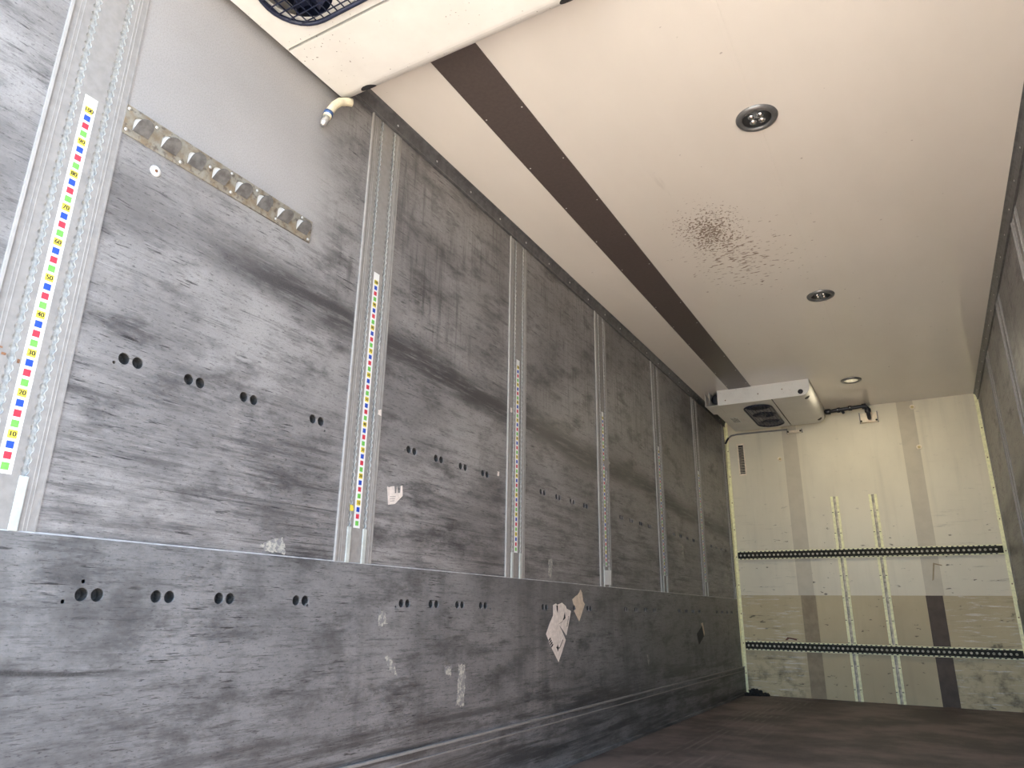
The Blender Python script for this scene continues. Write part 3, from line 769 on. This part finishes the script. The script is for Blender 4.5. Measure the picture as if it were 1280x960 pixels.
# ------------------------------------------------------------------ evaporator coolers
def make_cooler(label, loc, rz):
    L_, Wd, hh = 1.12, 0.93, 0.155
    seam = 0.59
    t = empty('evaporator_cooler', loc, rz); tag(t, label, 'cooler', 'ceiling evaporator coolers')
    so = stadium(0.09, 0.99, 0.283, 0.545, 14)
    pan = plate('drip_pan', [(0, 0.0), (L_, 0.0), (L_, seam - 0.006), (0, seam - 0.006)], [so], -hh, -hh + 0.003, 'Z')
    pan_o = link('drip_pan', pan, 'housing', t)
    # rounded front cover along the long edge
    bm = bmesh.new(); prof = [(seam + 0.004, -hh + 0.018), (seam + 0.004, -hh)]
    rr = 0.075
    for k in range(11):
        a = -PI / 2 + (PI / 2) * k / 10
        prof.append((Wd - rr + rr * math.cos(a), -hh + rr + rr * math.sin(a)))
    prof += [(Wd, -0.001), (Wd - 0.004, -0.001)]
    for k in range(10, -1, -1):
        a = -PI / 2 + (PI / 2) * k / 10
        prof.append((Wd - rr + (rr - 0.004) * math.cos(a), -hh + rr + (rr - 0.004) * math.sin(a)))
    prof += [(seam + 0.008, -hh + 0.004), (seam + 0.008, -hh + 0.018)]
    ring = [[bm.verts.new((u, v, z)) for v, z in prof] for u in (0.0, L_)]
    n = len(prof)
    for k in range(n): bm.faces.new((ring[0][k], ring[0][(k + 1) % n], ring[1][(k + 1) % n], ring[1][k]))
    bm.faces.new(ring[0]); bm.faces.new(ring[1])
    cov = link('front_cover', to_mesh(bm, 'front_cover'), 'housing', t)
    # end plates
    def end_prof(v0):
        p = [(v0, -hh + 0.001), (Wd - rr, -hh + 0.001)]
        for k in range(1, 10):
            a = -PI / 2 + (PI / 2) * k / 10
            p.append((Wd - rr + (rr - 0.001) * math.cos(a), -hh + rr + (rr - 0.001) * math.sin(a)))
        return p + [(Wd - 0.001, -0.001), (v0, -0.001)]
    e0 = plate('end_plate', end_prof(0.0), [], 0.0, 0.003, 'X'); link('end_plate', e0, 'housing', t)
    e1 = plate('end_plate', end_prof(0.085), [circle(Wd - 0.080, -hh + 0.040, 0.024, 18)], L_ - 0.003, L_ + 0.001, 'X'); ep = link('end_plate', e1, 'housing', t)
    for v, z in ((0.16, -0.11), (0.47, -0.085), (0.69, -0.07)):
        link('screw', lathe_mesh('screw', [(0.006, 0.001), (0.005, 0.004), (0.001, 0.0045)], 8, 'X'), 'rust', ep, (L_, v, z))
    link('end_hole', lathe_mesh('end_hole', [(0.024, -0.0025), (0.024, -0.004), (0.001, -0.0045)], 16, 'X'), 'black', ep, (L_, Wd - 0.080, -hh + 0.040))
    # side skin, seam backing, inner housing
    box('side_skin', 0.003, L_ - 0.003, 0.0, 0.003, -hh + 0.003, -0.001, 'housing', t)
    box('seam_gasket', 0.003, L_ - 0.003, seam - 0.02, seam + 0.012, -hh + 0.019, -hh + 0.024, 'ink', t)
    box('inner_liner', 0.05, L_ - 0.05, 0.24, seam - 0.022, -0.012, -0.006, 'navy', t)
    for a, b in ((0.24, 0.244), (seam - 0.027, seam - 0.023)): box('inner_wall', 0.05, L_ - 0.05, a, b, -hh + 0.004, -0.012, 'navy', t)
    # fan shroud with round openings, fans and wire guard
    fc = (0.222, 0.54, 0.858); vc = 0.414; fr_ = 0.118
    sh = plate('fan_shroud', [(0.06, 0.25), (1.02, 0.25), (1.02, seam - 0.03), (0.06, seam - 0.03)], [circle(u, vc, fr_, 32) for u in fc], -hh + 0.010, -hh + 0.013, 'Z')
    link('fan_shroud', sh, 'housing', t)
    for u in fc:
        f = link('fan', lathe_mesh('fan_hub', [(0.036, -hh + 0.016), (0.040, -hh + 0.020), (0.040, -0.05), (0.030, -0.03)], 20), 'navy', t, (u, vc, 0))
        bm = bmesh.new()
        for k in range(7):
            a = 2 * PI * k / 7
            pts = []
            for r_, da, z in ((0.036, 0.0, -0.10), (0.112, 0.15, -0.095), (0.112, 0.75, -0.13), (0.036, 0.62, -0.135)):
                pts.append(bm.verts.new((r_ * math.cos(a + da), r_ * math.sin(a + da), z)))
            bm.faces.new(pts)
        link('blade', to_mesh(bm, 'blade'), 'navy', f)
    rim = [(u, v, -hh - 0.004) for u, v in so]
    link('guard_rim', tube_mesh('guard_rim', rim, 0.0085, 8, True), 'navy', t)
    bm = bmesh.new()
    r0 = 0.131
    def vlim(u):
        d = 0 if 0.09 + r0 <= u <= 0.99 - r0 else (0.09 + r0 - u if u < 0.5 else u - (0.99 - r0))
        return math.sqrt(max(0, r0 * r0 - d * d))
    u = 0.105
    while u < 0.98:
        h_ = vlim(u)
        if h_ > 0.01: bm_box(bm, u - 0.0018, u + 0.0018, vc - h_, vc + h_, -hh - 0.008, -hh - 0.005)
        u += 0.031
    for k in range(-3, 4):
        dv = k * 0.034
        e_ = math.sqrt(max(0, r0 * r0 - dv * dv))
        bm_box(bm, 0.09 + r0 - e_, 0.99 - r0 + e_, vc + dv - 0.0018, vc + dv + 0.0018, -hh - 0.011, -hh - 0.008)
    link('wire_guard', to_mesh(bm, 'wire_guard'), 'navy', t)
    # half-round slots in the rounded edge
    for uu in (0.125, L_ - 0.125):
        pts = []
        for k in range(9):
            a = -PI / 2 + (PI / 2) * (0.10 + 0.42 * k / 8)
            pts.append((Wd - rr + (rr + 0.0005) * math.cos(a), -hh + rr + (rr + 0.0005) * math.sin(a)))
        bm = bmesh.new(); prev = None
        for k, (v, z) in enumerate(pts):
            hw = 0.034 * math.sqrt(max(0.02, 1 - ((k - 4) / 4.2) ** 2))
            cur = (bm.verts.new((uu - hw, v, z)), bm.verts.new((uu + hw, v, z)))
            if prev: bm.faces.new((prev[0], prev[1], cur[1], cur[0]))
            prev = cur
        link('cover_slot', to_mesh(bm, 'cover_slot'), 'ink', cov)
    return t, L_, Wd, hh
c1, L_, Wd, hh = make_cooler('large off-white ceiling cooler at the top edge nearest the camera, with speckled cover', (0.030, 1.742 - 0.93, H), 0)
c2, _, _, _ = make_cooler('smaller-looking cream ceiling cooler at the far end beside the bulkhead', (1.08 - 0.93, 6.778 + 1.12, H), -PI / 2)
# drip tray end with upturned flange on the far cooler, open fan bay beside it
box('tray_lip', L_ - 0.30, L_ + 0.020, -0.030, 0.09, -hh - 0.002, -hh + 0.001, 'housing', c2)
box('tray_flange', L_ - 0.30, L_ + 0.020, -0.032, -0.029, -hh - 0.002, -0.02, 'housing', c2)
link('tray_fan', lathe_mesh('tray_fan', [(0.05, -0.012), (0.052, 0.0), (0.04, 0.004), (0.001, 0.004)], 20, 'X'), 'black', c2, (L_ - 0.02, 0.075, -0.085))
# type label on the far cooler
pl = box('type_label', 0.38, 0.62, 0.075, 0.155, -hh - 0.0008, -hh + 0.0005, 'white', c2)
for k in range(6): box('barcode_bar', 0.40, 0.60 - 0.02 * (k % 3), 0.082 + 0.011 * k, 0.086 + 0.011 * k, -hh - 0.0014, -hh - 0.0007, 'ink', pl)
# drain hose of the near cooler
t = empty('drain_hose', (0.0, 0.0, 0.0)); tag(t, 'short cream drain hose with blue clamp hanging from the near cooler', 'hose')
hp = [(0.062, 1.712, 2.6965), (0.052, 1.694, 2.6925), (0.046, 1.664, 2.672), (0.041, 1.640, 2.640), (0.037, 1.624, 2.602), (0.034, 1.616, 2.572)]
link('hose_body', tube_mesh('hose_body', hp, 0.0165, 14), 'hose', t)
link('hose_clamp', tube_mesh('hose_clamp', [(0.0365, 1.6215, 2.596), (0.035, 1.618, 2.582)], 0.0192, 14), 'clamp', t)
link('nozzle', tube_mesh('nozzle', [(0.034, 1.616, 2.574), (0.032, 1.607, 2.545), (0.031, 1.602, 2.528)], [0.014, 0.014, 0.009], 10), 'screw', t)

# ------------------------------------------------------------------ perforated lashing strip
t = empty('perforated_strip', (0, 0.905, 2.040)); tag(t, 'tan metal strip with eight D-shaped openings and bent tongues on the left wall', 'lashing strip')
PITCH = 0.0895
def dshape(cu, v0, w, h, seg=10):
    p = [(cu - w / 2, v0), (cu + w / 2, v0)]
    r = w / 2
    p += [(cu + r * math.cos(PI * k / seg), v0 + h - r + r * math.sin(PI * k / seg)) for k in range(seg + 1)]
    return p
cs = [0.052 + PITCH * k for k in range(8)]
hs = [dshape(c, 0.022, 0.050, 0.052) for c in cs]
pm = plate('strip_plate', [(0.0, 0.0), (0.722, 0.0), (0.726, 0.088), (0.0, 0.092)], hs, 0.001, 0.0055, 'X')
n = NT('stained_tan_metal')
f = n.noise((1, 1, 1), 6, 0.65, scale=22); f2 = n.noise((1, 1, 1), 4, 0.6, scale=60, off=(4, 1, 2))
cc = n.mix(n.rng(f, 0.35, 0.65), (0.23, 0.18, 0.12), (0.31, 0.295, 0.25))
cc = n.mix(n.mul(n.rng(f2, 0.52, 0.68), 0.7), cc, (0.09, 0.07, 0.06))
M['tan'] = n.done(cc, 0.45, 0.3)
sp = link('strip_plate', pm, 'tan', t)
box('opening_back', 0.0002, 0.0009, 0.01, 0.712, 0.018, 0.08, 'white', t)
tg = plate('tongue', dshape(0, 0, 0.047, 0.050), [], 0.0, 0.002, 'X'); tg.materials.append(M['alu_track'])
M['tongue'] = simple('grey_steel_tongue', (0.13, 0.13, 0.128), 0.45, 0.3, 0.3, 40)
tg.materials.clear(); tg.materials.append(M['tongue'])
for k, c in enumerate(cs):
    o = link('tongue', tg, None, t, (0.0055, c, 0.022))
    o.rotation_euler = (0, math.radians(46 + 6 * math.sin(k * 2.3)), 0)
sm = lathe_mesh('screw', [(0.0055, 0.0), (0.005, 0.002), (0.001, 0.003)], 10, 'X'); sm.materials.append(M['screw'])
for u, v in ((0.008, 0.080), (0.010, 0.012), (0.095, 0.075), (0.185, 0.012), (0.285, 0.055), (0.365, 0.079), (0.370, 0.012), (0.470, 0.075), (0.56, 0.014), (0.675, 0.080), (0.712, 0.010)):
    link('screw', sm, None, sp, (0.0055, u, v))

# white washer on the wall below it
t = empty('screw_washer', (0.0002, 1.023, 1.981)); tag(t, 'round white washer screwed to the wall below the tan perforated strip', 'washer')
link('washer', lathe_mesh('washer', [(0.017, 0.0), (0.016, 0.003), (0.006, 0.004)], 20, 'X'), 'white', t)
link('screw', lathe_mesh('screw', [(0.005, 0.004), (0.004, 0.0065), (0.001, 0.007)], 10, 'X'), 'rust', t)

# ------------------------------------------------------------------ torn labels and tape remnants on the left wall
KX = 0.0066
A = [(3.606, 0.804), (3.642, 0.813), (3.657, 0.805), (3.667, 0.808), (3.718, 0.818), (3.766, 0.801), (3.775, 0.788), (3.834, 0.775), (3.803, 0.711), (3.770, 0.645), (3.721, 0.677), (3.676, 0.703), (3.712, 0.672), (3.761, 0.622), (3.713, 0.561), (3.669, 0.512), (3.592, 0.581), (3.522, 0.657), (3.557, 0.702), (3.605, 0.75)]
s = flat_poly('torn_label', A, KX, KX + 0.0008, 'paper'); tag(s, 'larger torn diamond hazard label with black marks on the kick plate', 'label')
P0, P1 = KX + 0.0009, KX + 0.0013
def ink(pts): return flat_poly('printed_mark', pts, P0, P1, 'ink', s)
for k in range(4):
    f = k / 4.0
    a = Vector((3.551, 0.627)).lerp(Vector((3.589, 0.585)), f); b = Vector((3.571, 0.640)).lerp(Vector((3.610, 0.598)), f)
    dv = Vector((0.0065, -0.0072))
    ink([tuple(a), tuple(a + dv), tuple(b + dv), tuple(b)])
ink([(3.640, 0.589), (3.652, 0.591), (3.658, 0.603), (3.666, 0.590), (3.679, 0.583), (3.668, 0.578), (3.661, 0.564), (3.653, 0.578)])
ink([(3.749, 0.767), (3.760, 0.737), (3.722, 0.722), (3.738, 0.742)])
ink([(3.645, 0.803), (3.665, 0.804), (3.662, 0.763), (3.649, 0.779)])
ink([(3.672, 0.705), (3.676, 0.707), (3.729, 0.722), (3.722, 0.718)])
for k in range(9):
    a = Vector((3.684, 0.580)).lerp(Vector((3.730, 0.623)), k / 9.0)
    ink([(a.x, a.y), (a.x + 0.0035, a.y + 0.0032), (a.x - 0.0015, a.y + 0.0075), (a.x - 0.005, a.y + 0.0043)])
for k in range(8):
    a = Vector((3.775, 0.693)).lerp(Vector((3.799, 0.750)), k / 8.0)
    ink([(a.x, a.y), (a.x + 0.008, a.y - 0.001), (a.x + 0.009, a.y + 0.003), (a.x + 0.001, a.y + 0.004)])
B = [(3.852, 0.838), (3.89, 0.855), (3.928, 0.866), (3.954, 0.882), (3.967, 0.897), (3.989, 0.88), (3.996, 0.858), (4.004, 0.83), (4.027, 0.815), (3.992, 0.776), (3.944, 0.718), (3.872, 0.778), (3.899, 0.787), (3.889, 0.803), (3.869, 0.811)]
tag(flat_poly('torn_label', B, KX, KX + 0.0008, 'paper_tan'), 'smaller plain tan torn diamond label to the right of the marked one', 'label')
C_ = [(2.163, 1.229), (2.175, 1.227), (2.187, 1.233), (2.207, 1.237), (2.213, 1.209), (2.222, 1.212), (2.223, 1.24), (2.23, 1.213), (2.246, 1.216), (2.246, 1.244), (2.257, 1.246), (2.263, 1.206), (2.216, 1.167), (2.176, 1.159)]
s = flat_poly('torn_label', C_, 0.0002, 0.0010, 'paper'); tag(s, 'small torn white label with faint grey lines right of the second rail', 'label')
M['grey_ink'] = simple('faded_grey_print', (0.36, 0.33, 0.31), 0.7, 0, 0.1, 60)
for k, (a, b) in enumerate(((2.183, 2.218), (2.183, 2.216), (2.187, 2.213))):
    z = 1.190 - 0.0085 * k
    flat_poly('printed_line', [(a, z), (b, z + 0.005), (b, z + 0.008), (a, z + 0.003)], 0.0011, 0.0014, 'grey_ink', s)
s = flat_poly('torn_label', [(4.352, 1.729), (4.410, 1.765), (4.488, 1.748), (4.403, 1.692)], 0.0092, 0.0100, 'alu_bright'); tag(s, 'small pale paper scrap stuck on the fourth rail beside its scale', 'label')
s = flat_poly('paper_square', [(4.338, 1.027), (4.446, 1.032), (4.440, 0.940), (4.340, 0.938)], 0.0090, 0.0100, 'white'); tag(s, 'white paper square at the foot of the fourth rail', 'label')
s = flat_poly('torn_label', [(6.357, 0.607), (6.527, 0.672), (6.573, 0.587), (6.401, 0.520)], KX, KX + 0.001, 'ink'); tag(s, 'dark torn diamond label low on the kick plate near the far end', 'label')
flat_poly('paper_remnant', [(6.500, 0.690), (6.560, 0.700), (6.600, 0.610), (6.575, 0.585), (6.530, 0.670)], KX, KX + 0.0008, 'paper_tan', s)
M['residue'] = None
n = NT('glue_residue')
f = n.noise((1, 1, 1), 4, 0.7, scale=55)
M['residue'] = n.done(n.mix(n.rng(f, 0.42, 0.60), (0.20, 0.20, 0.20), (0.40, 0.385, 0.33)), 0.7)
def ragged(pts, seed, amp=0.006, sub=7):
    r = random.Random(seed); out = []
    for i in range(len(pts)):
        a, b = Vector(pts[i]), Vector(pts[(i + 1) % len(pts)])
        for k in range(sub):
            q = a.lerp(b, k / sub); out.append((q.x + r.uniform(-amp, amp), q.y + r.uniform(-amp, amp)))
    return out
for i, (pts, xx, lab) in enumerate((
        ([(3.565, 1.044), (3.615, 1.050), (3.608, 0.950), (3.565, 0.950)], 0.0, 'upright patch of glue residue above the torn diamond labels'),
        ([(2.706, 0.548), (2.757, 0.548), (2.757, 0.385), (2.692, 0.388)], 0.0065, 'tall pale strip of glue residue low on the kick plate'),
        ([(2.600, 0.548), (2.648, 0.546), (2.650, 0.508), (2.602, 0.510)], 0.0065, 'small square of glue residue left of the tall pale strip'),
        ([(2.154, 0.766), (2.190, 0.762), (2.210, 0.712), (2.158, 0.712)], 0.0065, 'small yellowish glue residue below the kick plate seam near the second rail'),
        ([(2.205, 0.602), (2.240, 0.600), (2.290, 0.528), (2.250, 0.548)], 0.0065, 'slanted pale glue residue low on the kick plate below the yellowish one'),
        ([(5.07, 0.500), (5.10, 0.490), (5.13, 0.435), (5.10, 0.425)], 0.0065, 'tiny pale paint flake low on the kick plate near the far end'),
        ([(1.57, 0.955), (1.66, 0.985), (1.68, 0.935), (1.60, 0.934)], 0.0, 'faint tan glue residue on the seam left of the second rail'),
        ([(6.08, 1.34), (6.13, 1.32), (6.12, 1.22), (6.07, 1.24)], 0.0, 'thin pale glue residue between the fifth and sixth rails'))):
    s = flat_poly('glue_residue', ragged(pts, i), xx + 0.0001, xx + 0.0005, 'residue'); tag(s, lab, 'residue', 'glue residue on the left wall')
for yy, zz, lab in ((1.966, 1.119, 'tiny yellow paper scrap in the track of the second rail'), (3.012, 1.422, 'tiny white paper scrap left of the third rail'),
                    (3.122, 1.782, 'tiny white paper scrap on the upper third rail'), (2.080, 1.509, 'tiny tan paper scrap on the second rail')):
    s = flat_poly('paper_scrap', ragged([(yy - 0.009, zz - 0.012), (yy + 0.009, zz - 0.010), (yy + 0.010, zz + 0.012), (yy - 0.008, zz + 0.010)], int(yy * 100), 0.003, 3),
                  0.0055 if yy != 3.012 else 0.0002, 0.0063 if yy != 3.012 else 0.001, 'yellow' if yy < 2.0 else 'paper'); tag(s, lab, 'paper scrap', 'paper scraps on the left wall')

# ------------------------------------------------------------------ debris in the far left corner
def clump(name, loc, r, seed, label):
    rn = random.Random(seed); bm = bmesh.new(); bmesh.ops.create_icosphere(bm, subdivisions=3, radius=r)
    for v in bm.verts:
        k = 1 + rn.uniform(-0.28, 0.28); v.co = Vector((v.co.x * k * 1.5, v.co.y * k, max(-r * 0.4, v.co.z * k)))
    o = link(name, to_mesh(bm, name), 'dirt', None, (loc[0], loc[1], loc[2] + r * 0.4)); tag(o, label, 'debris')
clump('debris_clump', (0.125, D - 0.10, 0.0), 0.045, 1, 'dark clump of debris on the floor in the far left corner')
clump('debris_clump', (0.22, D - 0.07, 0.0), 0.022, 2, 'small dark debris crumb beside the corner clump')
clump('debris_clump', (0.06, D - 0.16, 0.0), 0.022, 3, 'small dark debris crumb at the skirting in front of the corner clump')
